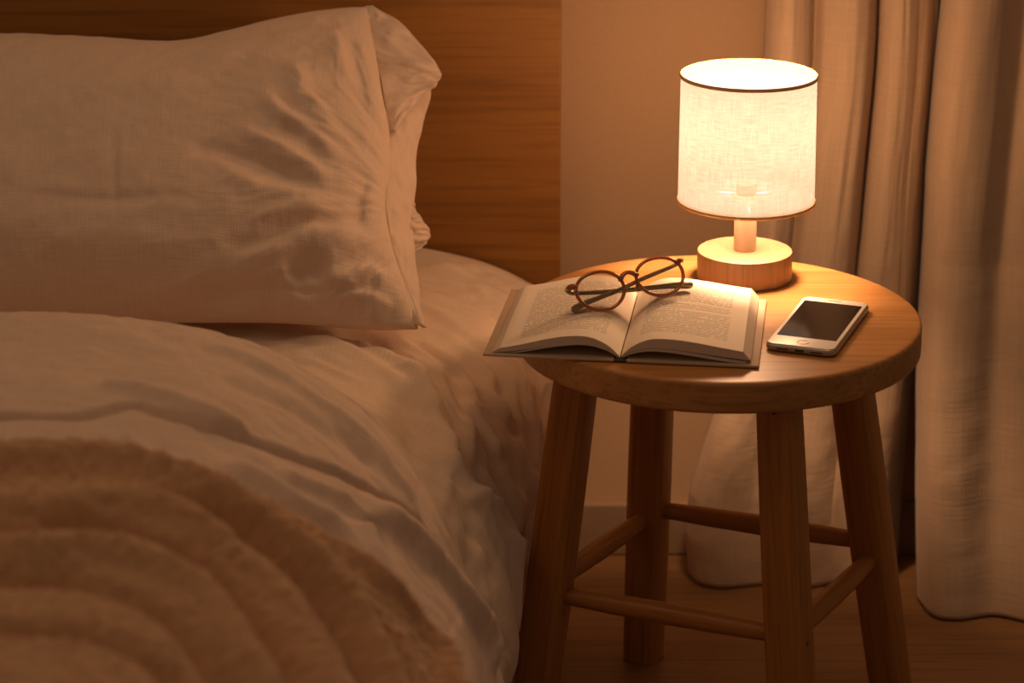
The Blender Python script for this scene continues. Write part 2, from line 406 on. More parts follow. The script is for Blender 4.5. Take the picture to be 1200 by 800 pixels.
def cloth(name, color, var=.08, coord='UV', thread=(420, 30), sheen=.25, bump=.8, rough=.92, transl=0.0):
    """woven linen: slubby threads both ways; coordinates are metres"""
    N = NT(name)
    a = N.noise(N.coord(coord, (thread[0], thread[1], 1)), 1.0, 2, .6)
    b = N.noise(N.coord(coord, (thread[1], thread[0], 1), (3, 7, 0)), 1.0, 2, .6)
    big = N.noise(N.coord(coord, (6, 6, 6)), 1.0, 3)
    w = N.math('ADD', a, b)
    k = N.math('ADD', N.math('MULTIPLY', N.math('SUBTRACT', w, 1.0), var * 2.2), N.math('MULTIPLY', N.math('SUBTRACT', big, .5), var))
    lo = tuple(max(c - .22, 0) for c in color); hi = tuple(min(c + .22, 1) for c in color)
    col = N.mix(N.math('ADD', k, .5), lo, hi)
    nb = N.bump(w, bump, .0006)
    sh = N.bsdf(col, rough, nb, Sheen_Weight=sheen, Sheen_Roughness=.5, Specular_IOR_Level=.15)
    if transl:
        t = N.n('ShaderNodeBsdfTranslucent'); N.l(col, t.inputs['Color'])
        mx = N.n('ShaderNodeMixShader'); mx.inputs[0].default_value = transl
        N.l(sh, mx.inputs[1]); N.l(t.outputs[0], mx.inputs[2]); sh = mx.outputs[0]
    return N.done(sh)

def plain(name, color, rough=.5, nscale=0, nstr=.1, **kw):
    N = NT(name); nb = None; col = color
    if nscale:
        f = N.noise(N.coord('Object'), nscale, 4)
        nb = N.bump(f, nstr, .001)
        col = N.mix(f, tuple(c * .94 for c in color), tuple(min(1, c * 1.06) for c in color))
    return N.done(N.bsdf(col, rough, nb, **kw))

OAK_L, OAK_D = (.57, .29, .10), (.40, .18, .052)
M = {}
M['seat'] = wood('oak_seat', OAK_L, OAK_D, 0, .38, staves=(1, .2, .02), grain=1.0)
M['leg'] = wood('oak_leg', (.50, .225, .052), (.34, .13, .026), 2, .42)
M['rail'] = wood('oak_rail', (.50, .225, .052), (.36, .14, .028), 2, .42)
M['peg'] = plain('dark_peg', (.10, .05, .025), .6, 80)
M['lamp_wood'] = wood('lamp_beech', (.46, .29, .175), (.38, .23, .12), 2, .45, grain=1.6)
M['lamp_stem'] = wood('lamp_stem_wood', (.66, .51, .34), (.58, .43, .27), 2, .5, grain=1.4, pores=False)
M['headboard'] = wood('oak_veneer', (.40, .18, .038), (.28, .115, .02), 0, .5, grain=.8)
M['floor'] = wood('floor_boards', (.36, .20, .085), (.25, .13, .05), 0, .45, staves=(1, .128, .06), grain=.7)
M['wall'] = plain('painted_plaster', (.55, .37, .225), .9, 180, .12)
M['baseboard'] = plain('shaded_skirting', (.34, .235, .15), .6, 60, .05)  # low shade put into the colour, darker than the wall paint
M['sheet'] = cloth('sheet_linen', (.80, .62, .48))
M['duvet'] = cloth('duvet_linen', (.78, .61, .49))
M['pillow'] = cloth('pillow_linen', (.77, .60, .48))
M['curtain'] = cloth('curtain_linen', (.66, .49, .34), var=.10, thread=(260, 14), transl=.15)
M['mattress'] = plain('mattress_ticking', (.7, .62, .55), .9, 120)
M['blanket'] = cloth('sherpa_fleece', (.62, .37, .19), var=.14, thread=(220, 160), sheen=.5, bump=.9)
M['fibre'] = plain('sherpa_fibre', (.66, .41, .22), .9, 0, Sheen_Weight=.4)

def shade_mat():
    N = NT('lamp_shade_linen')
    a = N.noise(N.coord('UV', (900, 40, 1)), 1.0, 2, .65)
    b = N.noise(N.coord('UV', (60, 700, 1), (5, 1, 0)), 1.0, 2, .65)
    w = N.math('ADD', a, b)
    f = N.ramp(w, [(.38, (1, 1, 1)), (.62, (0, 0, 0))])        # thin places of the weave pass more light
    f = N.math('SUBTRACT', w, 1.0)
    thin = N.math('ADD', .5, N.math('MULTIPLY', f, -1.5))
    tr = N.n('ShaderNodeBsdfTransparent'); N.l(N.mix(thin, SHADE_T[0], SHADE_T[1]), tr.inputs['Color'])
    di = N.n('ShaderNodeBsdfDiffuse'); di.inputs['Color'].default_value = (*SHADE_D, 1)
    tl = N.n('ShaderNodeBsdfTranslucent'); N.l(N.mix(thin, SHADE_TL[0], SHADE_TL[1]), tl.inputs['Color'])
    s1 = N.n('ShaderNodeAddShader'); N.l(di.outputs[0], s1.inputs[0]); N.l(tl.outputs[0], s1.inputs[1])
    s2 = N.n('ShaderNodeAddShader'); N.l(s1.outputs[0], s2.inputs[0]); N.l(tr.outputs[0], s2.inputs[1])
    em = N.n('ShaderNodeEmission'); N.l(N.mix(thin, (.90, .51, .25), (1.0, .66, .37)), em.inputs['Color']); em.inputs['Strength'].default_value = .84
    s3 = N.n('ShaderNodeAddShader'); N.l(s2.outputs[0], s3.inputs[0]); N.l(em.outputs[0], s3.inputs[1])
    return N.done(s3.outputs[0])

SHADE_T = ((.05, .05, .055), (.09, .09, .10))
SHADE_D = (.016, .027, .042)
SHADE_TL = ((.0025, .0036, .0048), (.0065, .0084, .011))
M['shade'] = shade_mat()
def light_disc_mat():  # film of the added disc that dims the lamp's downward light
    N = NT('added_disc_film')
    di = N.n('ShaderNodeBsdfDiffuse'); di.inputs['Color'].default_value = (.030, .045, .065, 1)
    tl = N.n('ShaderNodeBsdfTransparent'); tl.inputs['Color'].default_value = (.60, .62, .68, 1)
    ad = N.n('ShaderNodeAddShader'); N.l(di.outputs[0], ad.inputs[0]); N.l(tl.outputs[0], ad.inputs[1])
    return N.done(ad.outputs[0])
M['light_disc'] = light_disc_mat()
M['trim'] = plain('shade_trim', (.75, .44, .19), .8, 200)

def page_mat(seed):
    N = NT('printed_page')
    tc = N.n('ShaderNodeTexCoord'); sp = N.n('ShaderNodeSeparateXYZ'); N.l(tc.outputs['UV'], sp.inputs[0])
    u, v = sp.outputs[0], sp.outputs[1]
    rows = N.math('MULTIPLY', v, 36.0)
    rid = N.math('FLOOR', rows); fr = N.math('FRACT', rows)
    ink_row = N.math('MULTIPLY', N.math('GREATER_THAN', fr, .30), N.math('LESS_THAN', fr, .72))
    wn = N.n('ShaderNodeTexWhiteNoise', noise_dimensions='1D'); N.l(N.math('ADD', rid, seed), wn.inputs['W'])
    cv = N.n('ShaderNodeCombineXYZ'); N.l(N.math('MULTIPLY', u, 44.0), cv.inputs[0]); N.l(N.math('MULTIPLY', rid, 7.31), cv.inputs[1])
    word = N.math('GREATER_THAN', N.noise(cv.outputs[0], 1.0, 0), .37)
    cl = N.n('ShaderNodeCombineXYZ'); N.l(N.math('MULTIPLY', u, 230.0), cl.inputs[0]); N.l(N.math('MULTIPLY', v, 260.0), cl.inputs[1])
    letter = N.math('ADD', .35, N.math('MULTIPLY', N.math('GREATER_THAN', N.noise(cl.outputs[0], 1.0, 1), .48), .65))
    end = N.math('SUBTRACT', .86, N.math('MULTIPLY', N.math('GREATER_THAN', wn.outputs['Value'], .86), N.math('MULTIPLY', wn.outputs['Value'], .5)))
    inside = N.math('MULTIPLY', N.math('MULTIPLY', N.math('GREATER_THAN', u, .14), N.math('LESS_THAN', u, end)),
                    N.math('MULTIPLY', N.math('GREATER_THAN', v, .11), N.math('LESS_THAN', v, .90)))
    ink = N.math('MULTIPLY', N.math('MULTIPLY', ink_row, word), N.math('MULTIPLY', letter, inside))
    fib = N.noise(N.coord('UV', (60, 90, 1)), 1.0, 3)
    paper = N.mix(fib, (.80, .70, .58), (.86, .77, .65))
    col = N.mix(N.math('MULTIPLY', ink, .62), paper, (.10, .07, .05))
    return N.done(N.bsdf(col, .8, Specular_IOR_Level=.2))

def edge_mat():
    N = NT('page_edges')
    w = N.noise(N.coord('Object', (3, 3, 2600)), 1.0, 2)
    col = N.mix(w, (.52, .42, .34), (.74, .63, .52))
    return N.done(N.bsdf(col, .85))

M['page_l'], M['page_r'], M['edges'] = page_mat(3), page_mat(41), edge_mat()
M['cover'] = plain('book_cloth', (.50, .37, .25), .7, 300, .2)
M['spine'] = plain('spine_cloth', (.07, .055, .05), .8, 300, .2)

def acetate(name, a, b, tr):
    N = NT(name)
    f = N.noise(N.coord('Object'), 60, 3, .6, 1.0)
    return N.done(N.bsdf(N.mix(f, a, b), .12, Transmission_Weight=tr, IOR=1.45, Coat_Weight=.5, Coat_Roughness=.05))
M['frame'] = acetate('amber_acetate', (.30, .085, .014), (.50, .18, .035), .5)
M['temple'] = acetate('olive_acetate', (.22, .18, .10), (.34, .27, .15), .3)
M['metal'] = plain('hinge_metal', (.75, .65, .5), .3, 0, Metallic=1.0)
def lens_mat():
    N = NT('lens_glass')
    tr = N.n('ShaderNodeBsdfTransparent'); tr.inputs['Color'].default_value = (.93, .91, .88, 1)
    gl = N.n('ShaderNodeBsdfGlossy'); gl.inputs['Roughness'].default_value = .03
    fr = N.n('ShaderNodeFresnel'); fr.inputs['IOR'].default_value = 1.6
    mx = N.n('ShaderNodeMixShader'); N.l(fr.outputs[0], mx.inputs[0]); N.l(tr.outputs[0], mx.inputs[1]); N.l(gl.outputs[0], mx.inputs[2])
    return N.done(mx.outputs[0])
M['lens'] = lens_mat()
M['phone_metal'] = plain('brushed_aluminium', (.42, .39, .36), .35, 0, Metallic=.8)
M['phone_white'] = plain('white_glass', (.84, .80, .74), .32, 0, Specular_IOR_Level=.35)
M['phone_screen'] = plain('dark_glass', (.012, .009, .008), .14, 0, Specular_IOR_Level=.16)
M['phone_ring'] = plain('button_ring', (.55, .42, .30), .3, 0, Metallic=.8)
M['phone_dark'] = plain('port_black', (.03, .025, .02), .5, 0)

# ================================================================ the room
WALL_Y = 2.862
def slab(name, x0, x1, y0, y1, z0, z1, mat, kind='structure', bevel=0):
    return tag(finish(name, box_bm(x1 - x0, y1 - y0, z1 - z0, bevel, 2, ((x0 + x1) / 2, (y0 + y1) / 2, (z0 + z1) / 2)), mat, smooth_it=False), kind=kind)
slab('floor', -2.4, 2.2, -.6, WALL_Y + .1, -.05, 0, M['floor'])
slab('wall_back', -2.4, 2.2, WALL_Y, WALL_Y + .1, 0, 2.5, M['wall'])
slab('baseboard_back', .06, 2.2, WALL_Y - .014, WALL_Y, 0, .066, M['baseboard'], bevel=.003)

# ================================================================ bed
bed = tag(empty('bed', (-.72, 1.85, 0)), 'bed with tall orange oak headboard against the back wall, under pale linen bedding', 'bed')
def bed_part(name, x0, x1, y0, y1, z0, z1, mat, bevel, seg=4):
    o = finish(name, box_bm(x1 - x0, y1 - y0, z1 - z0, bevel, seg, ((x0 + x1) / 2 + .72, (y0 + y1) / 2 - 1.85, (z0 + z1) / 2)), mat, bed, angle=40)
    return o
bed_part('headboard', -1.56, .0555, 2.814, 2.858, 0, 1.12, M['headboard'], .0025)
bed_part('mattress', -1.47, -.27, .86, 2.808, .19, .372, M['mattress'], .04)
bed_part('bed_base', -1.46, -.28, .88, 2.80, .0, .188, M['leg'], .006)

# ---------------------------------------------------------------- sheet
def uvgrid(A, B): return np.stack([A, B], -1)
n_s, n_y = 330, 330
s_ax = np.r_[np.linspace(0, .70, 30, endpoint=False), np.linspace(.70, 1.92, n_s - 30)]
y_ax = np.linspace(1.90, 2.806, n_y)
S, Y = np.meshgrid(s_ax, y_ax, indexing='ij')
P = sheet_base(S, Y); nn = normals(P)
if nn[40, 40, 2] < 0: nn = -nn
h = np.zeros(S.shape)
for pts, amp, w_ in SHEET_FOLDS: h += fold(S, Y, pts, amp * 1.5, w_, w_ * 1.25, fade=.25)
# crumples run down and out over the edge
q = S * .75 + Y * .66
side = smooth(1.15, 1.45, S)
r1 = 1 - np.abs(fbm((S * .45 + Y * .9) * 15 + 2 * vnoise(S * 6, Y * 6), (S * .9 - Y * .45) * 4, 2))
h += .0085 * r1 * side + .0046 * (1 - np.abs(fbm((S * .3 + Y * .95) * 34 + 3 * vnoise(S * 9, Y * 9), (S * .95 - Y * .3) * 12, 2))) * (.75 + .3 * side)
h += .0022 * fbm(S * 26, Y * 30, 2) * (.5 + side)
h -= .003 + .005 * side
h *= smooth(2.806, 2.78, Y) * .9 + .1
h[P[..., 2] < .01] *= .2
h -= .045 * smooth(2.25, 2.08, Y) * smooth(1.22, 1.45, S)      # held in under the duvet
P = P + nn * h[..., None]
leg_x = .0157 + .0497 * P[..., 2] / .42 - .031                # pressed back where the stool leg stands against it
press = np.minimum(P[..., 0], leg_x)
near_leg = smooth(.085, .045, np.abs(P[..., 1] - 2.352))
P[..., 0] = P[..., 0] + (press - P[..., 0]) * near_leg
P[..., 2] = np.maximum(P[..., 2], .003)
sheet = grid_mesh('bed_sheet', P, M['sheet'], uv=uvgrid(S, Y))
sm = sheet.modifiers.new('thickness', 'SOLIDIFY'); sm.thickness = .0015; sm.offset = 0
tag(sheet, 'wrinkled pale linen sheet over the mattress, hanging to the floor beside the stool', 'sheet')

# ---------------------------------------------------------------- duvet, with its head end turned back
def duvet_folds(S, T):
    st, pos, sd = fold(S, T, TURNBACK_EDGE, 1.0, .004, mode='step')
    if sd[S.shape[0] // 2, np.abs(T[0] - .9).argmin()] > 0: sd = -sd
    x = np.clip(sd / .085, 0, 1); e = np.clip(sd / .005, 0, 1)
    roll = .62 * (1 - (1 - x) ** 1.4) + .38 * np.sqrt(1 - (1 - e) ** 2)
    amp = .0125 * (1 - .6 * smooth(.62, .9, pos))
    h = amp * (roll - 1) * smooth(-.05, .03, T)
    h -= .007 * np.exp(-((sd + .001) / .0025) ** 2) * smooth(.95, .6, pos)
    for pts, am, w_ in DUVET_FOLDS: h += fold(S, T, pts, am * 1.45, w_)
    return h
s_ax = np.r_[np.linspace(0, .85, 34, endpoint=False), np.linspace(.85, DUV_LEN, 330)]
t_ax = np.r_[np.linspace(-.20, -.16, 6, endpoint=False), np.linspace(-.16, .42, 420), np.linspace(.422, .50, 30), np.linspace(.51, 1.22, 50)]
S, T = np.meshgrid(s_ax, t_ax, indexing='ij')
P = duvet_base(S, T); nn = normals(P)
if nn[100, 250, 2] < 0: nn = -nn
h = duvet_folds(S, T)
h += .0035 * fbm(S * 8 + 3, T * 11, 2) + .0026 * (1 - np.abs(fbm(S * 9 + 1.5 * vnoise(S * 8, T * 8), T * 17 + 5, 2))) + .0012 * fbm(S * 34, T * 50 + 5, 2) + .0006 * fbm(S * 90, T * 90, 2)
h *= smooth(-.16, -.02, T)
P = P + nn * h[..., None]
duvet = grid_mesh('duvet', P, M['duvet'], uv=uvgrid(S, T))
sm = duvet.modifiers.new('thickness', 'SOLIDIFY'); sm.thickness = .004; sm.offset = -1 if normals(P)[100, 250, 2] > 0 else 1
tag(duvet, 'thick pale linen duvet with its head end folded back, draped over the bed edge', 'duvet')

# ---------------------------------------------------------------- fleece throw over the duvet
T0 = .334
s_ax = np.r_[np.linspace(.02, .80, 50, endpoint=False), np.linspace(.80, DUV_LEN - .02, 420)]
t_ax = np.r_[np.linspace(T0, T0 + .03, 18, endpoint=False), np.linspace(T0 + .03, .85, 330), np.linspace(.86, 1.20, 50)]
S, T = np.meshgrid(s_ax, t_ax, indexing='ij')
wob = .006 * fbm(S * 7, S * 0 + 2, 2)
Tw = T + wob * (1 - smooth(T0, T0 + .2, T))
P = duvet_base(S, Tw); nn = normals(P)
if nn[100, 250, 2] < 0: nn = -nn
d = np.clip((T - T0) / .022, 0, 1)
h = .002 + .026 * np.sqrt(1 - (1 - d) ** 2) + duvet_folds(S, Tw) * .45
g = np.zeros(S.shape)
for pts, amp, w_ in BLANKET_FOLDS:
    q0, q1 = np.array(pts[0]), np.array(pts[-2]); q2 = np.array(pts[-1])
    dv = (q2 - q1) / (np.linalg.norm(q2 - q1) + 1e-9)
    pts = [(q0[0] - .75, q0[1] + .05), (q0[0] - .35, q0[1] + .01)] + list(pts) + [tuple(q2 + dv * .10), tuple(q2 + dv * .22)]
    g += fold(S, T, pts, amp * 1.8, w_ * (1.1 if amp > 0 else .8), fade=.08)
h += g * smooth(0, 1, d)
curl = fbm(S * 170 + 2 * fbm(S * 40, T * 40, 1), T * 170, 2)
h += (.0015 * curl + .0022 * fbm(S * 12 + 2, T * 34, 2)) * d
h = np.maximum(h, .002 + duvet_folds(S, Tw))
P = P + nn * h[..., None]
throw = grid_mesh('throw_blanket', P, M['blanket'], uv=uvgrid(S, T))
throw.data.materials.append(M['fibre'])
tag(throw, 'fluffy brown fleece throw lying in soft folds across the duvet', 'blanket')
vg = throw.vertex_groups.new(name='pile')
dens = (smooth(.70, .80, S) * smooth(1.0, .8, T)).ravel()
for lev in (1.0, .5):
    ids = np.where((dens > .75) if lev == 1.0 else ((dens > .2) & (dens <= .75)))[0]
    vg.add([int(i) for i in ids], lev, 'REPLACE')
if FUZZ:
    pm = throw.modifiers.new('pile', 'PARTICLE_SYSTEM'); ps = pm.particle_system; st = ps.settings
    st.type = 'HAIR'; st.count = FUZZ; st.hair_step = 3; st.render_step = 3; st.use_advanced_hair = True
    st.normal_factor = .0; st.hair_length = .0055; st.brownian_factor = .004; st.factor_random = .001
    st.material = 2; st.root_radius = 1.0; st.tip_radius = .4; st.radius_scale = .0005; st.use_hair_bspline = True
    ps.vertex_group_density = 'pile'; ps.seed = 4

# ---------------------------------------------------------------- pillow
pillow = tag(empty('pillow', (-.40, 2.50, .42)), 'large creased linen pillow leaning on the oak headboard', 'pillow')
inv = Matrix.Translation((.40, -2.50, -.42))
nu, nv = 330, 230
ua = np.sin(np.linspace(0, 1, nu) * PI / 2) ** .9
ua = np.linspace(0, 1, nu) ** .75
va = (1 - np.cos(np.linspace(0, PI, nv))) / 2
U, V = np.meshgrid(ua, va, indexing='ij')
ab = pillow_ab(U, V, PILLOW_OUTLINE); A, B = ab[..., 0], ab[..., 1]
hh = .085 * pillow_h(U, V)
rim = np.clip(pillow_h(U, V) * 3, 0, 1)
fo = np.zeros(U.shape)
for pts, amp, w_ in PILLOW_FOLDS: fo += fold(A, B, pts, amp * .85, w_ * 1.05, w_ * 1.7, fade=.3)
ra, rb = A + .085, B - .135
rr_ = np.hypot(ra, rb) + 1e-6; an_ = np.arctan2(rb, -ra)
rad = 1 - np.abs(fbm(an_ * 5.5 + .8 * vnoise(A * 12, B * 12), rr_ * 7, 2))
fo += .0050 * (rad - .6) * smooth(.0, .07, rr_) * smooth(.40, .12, rr_)
rad2 = 1 - np.abs(fbm(an_ * 13 + .8 * vnoise(A * 20, B * 20) + 9, rr_ * 16, 2))
fo += .0022 * (rad2 - .6) * smooth(.0, .05, rr_) * smooth(.34, .14, rr_)
fo += .0020 * (1 - np.abs(fbm(A * 9 + 3 + 1.2 * vnoise(A * 7, B * 7), B * 11, 2))) * smooth(-.2, -.35, A)
fo += .0030 * fbm(A * 50, B * 36, 2) * smooth(.11, .03, B) * smooth(-.32, -.20, A)
fo -= .0035 * np.exp(-((B - .022 - .06 * smooth(-.16, -.10, A)) / .004) ** 2) * smooth(-.32, -.22, A) * smooth(-.10, -.12, A)
fo += .0035 * fbm(A * 9 + 4, B * 14, 2) + .0012 * fbm((A * .8 + B * .6) * 20, (B * .8 - A * .6) * 60, 2) + .0005 * fbm(A * 80, B * 80, 2)
front = plane_pt(A, B, hh + fo * rim)
back = plane_pt(A, B, -.045 * pillow_h(U, V) - .004 * np.sign(pillow_h(U, V)))
front[..., 2] = np.maximum(front[..., 2], .412)
back[..., 2] = np.maximum(back[..., 2], .412)
off = np.array([.40, -2.50, -.42])
body = grid_mesh('pillow_body', front + off, M['pillow'], pillow, uv=uvgrid(A, B))
bm = bmesh.new(); bm.from_mesh(body.data)
me2 = grid_mesh('tmp', back + off, None, flip=True, uv=uvgrid(A, B)); bm.from_mesh(me2.data); d_ = me2.data
bpy.data.objects.remove(me2); bpy.data.meshes.remove(d_)
bmesh.ops.remove_doubles(bm, verts=bm.verts, dist=.0045 if False else .0002)
bm.to_mesh(body.data); bm.free()
# hem of the pillowcase past the end of the pillow
ci, co = spline(HEM_INNER, 160), spline(HEM_OUTER, 160)
r_ = np.linspace(0, 1, 160)
def res(c):
    dd = np.r_[0, np.cumsum(np.linalg.norm(np.diff(c, axis=0), axis=1))]; dd /= dd[-1]
    return np.stack([np.interp(r_, dd, c[:, k]) for k in range(3)], -1)
kk = np.linspace(0, 1, len(HEM_INNER))
def par(L):
    c = spline(L, 900); m = (len(c) - 1) // (len(L) - 1)
    return np.stack([np.interp(r_ * (len(c) - 1), np.arange(len(c)), c[:, k]) for k in range(3)], -1)
def strip(name, inner, outer, bulge, push, seed):
    ci, co = par(inner), par(outer)
    W = np.linspace(0, 1, 50)
    P = ci[:, None] * (1 - W)[None, :, None] + co[:, None] * W[None, :, None]
    prof = np.sin(W * PI) ** .8
    bul = prof[None] * (bulge + .006 * fbm(r_ * 9 + seed, r_ * 0 + 3, 2))[:, None] + .003 * fbm(r_[:, None] * 14 + seed, W[None] * 3 + 2, 2) + push * np.sin(r_ * PI)[:, None] * W[None]
    P = P + bul[..., None] * np.array([.25, -.80, .25])
    P[..., 2] = np.maximum(P[..., 2], .409)
    o = grid_mesh(name, P + off, M['pillow'], pillow, uv=uvgrid(np.broadcast_to(W * .07, P.shape[:2]), np.broadcast_to(r_[:, None] * .4, P.shape[:2])))
    sm = o.modifiers.new('thickness', 'SOLIDIFY'); sm.thickness = .003; sm.offset = 0
    return o
strip('pillowcase_hem', HEM_INNER, HEM_OUTER, .010, 0, 0)
strip('pillowcase_flap', FLAP_INNER, FLAP_OUTER, .004, 0, 2)
strip('pillowcase_corner', CORNER_INNER, CORNER_OUTER, .008, .016, 5)

# ================================================================ stool
SX, SY, ST = .2041, 2.4121, .45
stool = tag(empty('wooden_stool', (SX, SY, 0)), 'round oak stool with four splayed legs standing beside the bed as a nightstand', 'stool')
TH = .031
prof = [(0, ST - TH), (.188, ST - TH), (.1965, ST - TH), (.1985, ST - TH + .0008), (.1997, ST - TH + .0025), (.2, ST - TH + .005), (.2, ST - .0040), (.1996, ST - .0020), (.1986, ST - .0008), (.1968, ST - .0001), (.193, ST), (0, ST)]
finish('seat', lathe_bm(prof, 192), M['seat'], stool, angle=35)
LEGS = [((.0654, 2.3655), (.0157, 2.3464)), ((.2512, 2.2747), (.2736, 2.2192)), ((.336, 2.4591), (.4026, 2.4769)), ((.1504, 2.5498), (.144, 2.5769))]
def rsq(half, rad, n=5):
    p = []
    for cx, cy, a0 in ((1, 1, 0), (-1, 1, 90), (-1, -1, 180), (1, -1, 270)):
        for k in range(n):
            a = math.radians(a0 + 90 * k / (n - 1))
            p.append((cx * (half - rad) + rad * math.cos(a), cy * (half - rad) + rad * math.sin(a)))
    return p
ZT = ST - TH - .0003
axes = []
for (tx, ty), (bx, by) in LEGS:
    top = Vector((tx + (tx - bx) * (ZT - .42) / .42, ty + (ty - by) * (ZT - .42) / .42, ZT)); bot = Vector((bx, by, 0)); axes.append((bot, top))
    d = (top - bot); L = d.length; zq = d.normalized()
    xq = Vector((math.cos(math.radians(-26.25)), math.sin(math.radians(-26.25)), 0)); yq = zq.cross(xq).normalized(); xq = yq.cross(zq)
    Mx = Matrix((xq, yq, zq)).transposed().to_4x4(); Mx.translation = bot - Vector((SX, SY, 0))
    bm = bmesh.new(); rings = []
    Mi = Mx.inverted()
    for k in range(13):
        t = k / 12; hf = .0195 + .0012 * math.sin(t * PI)
        ring = []
        for x, y in rsq(hf, .0115):
            a = Vector((x, y, t * L))
            w = Mx @ a
            # flush with the floor and the underside of the seat
            if k == 0: w -= zq * ((w.z - .0005) / zq.z)
            if k == 12: w -= zq * ((w.z - ZT) / zq.z)
            ring.append(bm.verts.new(Mi @ w))
        rings.append(ring)
    for A_, B_ in zip(rings, rings[1:]):
        for k in range(len(A_)): bm.faces.new((A_[k], A_[(k + 1) % len(A_)], B_[(k + 1) % len(A_)], B_[k]))
    bm.faces.new(rings[0][::-1]); bm.faces.new(rings[-1])
    lo = finish('leg', bm, M['leg'], stool, angle=50)
    lo.matrix_local = Mx
    if (tx, ty) == LEGS[1][0]:
        for pl, pr in (((.0205, -.0065, .182), (0, PI / 2, 0)), ((.002, -.0196, .408), (PI / 2, 0, 0))):
            bmp = lathe_bm([(0, -.0008), (.0024, -.0008), (.0024, .0004), (0, .0007)], 20)
            pg = finish('peg', bmp, M['peg'], lo, loc=pl, rot=pr); pg['label'] = 'small dark wooden peg'
def on_axis(i, z):
    b, t = axes[i]; return b + (t - b) * (z / t.z)
for i, zi, j, zj in ((0, .178, 1, .184), (0, .187, 3, .170), (3, .180, 2, .182), (1, .182, 2, .166)):
    p, q = on_axis(i, zi) - Vector((SX, SY, 0)), on_axis(j, zj) - Vector((SX, SY, 0))
    d = (q - p).normalized(); ends = .0105
    p2, q2 = p + d * ends, q - d * ends
    L = (q2 - p2).length
    prof = [(0, 0), (.0080, 0), (.0088, L * .06), (.0102, L * .25), (.0108, L * .5), (.0102, L * .75), (.0088, L * .94), (.0080, L), (0, L)]
    o = finish('stretcher', lathe_bm(prof, 28), M['rail'], stool, angle=50)
    o.matrix_local = Matrix.Translation(p2) @ d.to_track_quat('Z', 'Y').to_matrix().to_4x4()

# ================================================================ lamp
LX, LY = .2405, 2.531
lamp = tag(empty('table_lamp', (LX, LY, ST)), 'lit table lamp with linen drum shade and round wooden base on the stool', 'lamp')
finish('base', lathe_bm([(0, .0004), (.0478, .0004), (.0488, .0012), (.0490, .003), (.0490, .0280), (.0486, .0295), (.0475, .0302), (0, .0302)], 128), M['lamp_wood'], lamp, angle=40)
finish('stem', lathe_bm([(0, .0303), (.0116, .0303), (.0116, .088), (.0105, .0895), (0, .0895)], 64), M['lamp_stem'], lamp, angle=40)
finish('added_bulb_holder', lathe_bm([(0, .0896), (.0095, .0896), (.0105, .091), (.0105, .100), (.0095, .1015), (0, .1015)], 48), M['phone_dark'], lamp, angle=40)  # unseen dark cap, added so the stem top doesn't glare through
Z0, Z1, R0, R1 = .0835, .2150, .0700, .0690
def shade_wall():
    n, m = 160, 40
    th = np.linspace(0, 2 * PI, n + 1); zz = np.linspace(0, 1, m)
    TH_, ZZ = np.meshgrid(th, zz, indexing='ij'); R = R0 + (R1 - R0) * ZZ
    P = np.stack([R * np.cos(TH_), R * np.sin(TH_), Z0 + (Z1 - Z0) * ZZ], -1)
    return grid_mesh('lamp_shade', P, M['shade'], lamp, uv=uvgrid(TH_ * .07, ZZ * .13))
shade = shade_wall()
for z, r in ((Z0, R0), (Z1, R1)):
    bm = lathe_bm([(r + .0001, z - .0018), (r + .0010, z - .0018), (r + .0014, z), (r + .0010, z + .0018), (r + .0001, z + .0018)], 160, closed=True)
    t = finish('shade_trim', bm, M['trim'], shade); t['label'] = 'thin brown binding along the rim of the shade'
bm = lathe_bm([(.0122, Z0 + .003), (R0 - .0012, Z0 + .003), (R0 - .0012, Z0 + .0042), (.0122, Z0 + .0042)], 96, closed=True)
finish('added_light_disc', bm, M['light_disc'], lamp, angle=40)  # unseen disc, added to cover the shade's opening and soften light below
bm = bmesh.new()
for k in range(3):
    a = 2 * PI * k / 3 + .5
    tube_bm([(.010 * math.cos(a), .010 * math.sin(a), .0885), (.0695 * math.cos(a), .0695 * math.sin(a), Z0 + .001)], .0011, 8, bm=bm)
sp = finish('shade_spider', bm, M['metal'], lamp)

# ================================================================ book
BR = math.radians(-7.6)
book = tag(empty('open_book', (.1010, 2.2670, ST), (0, 0, BR)), 'open book lying face up on the stool, its left cover overhanging the edge', 'book')
BL, BW = .200, .1275
bz = .0008
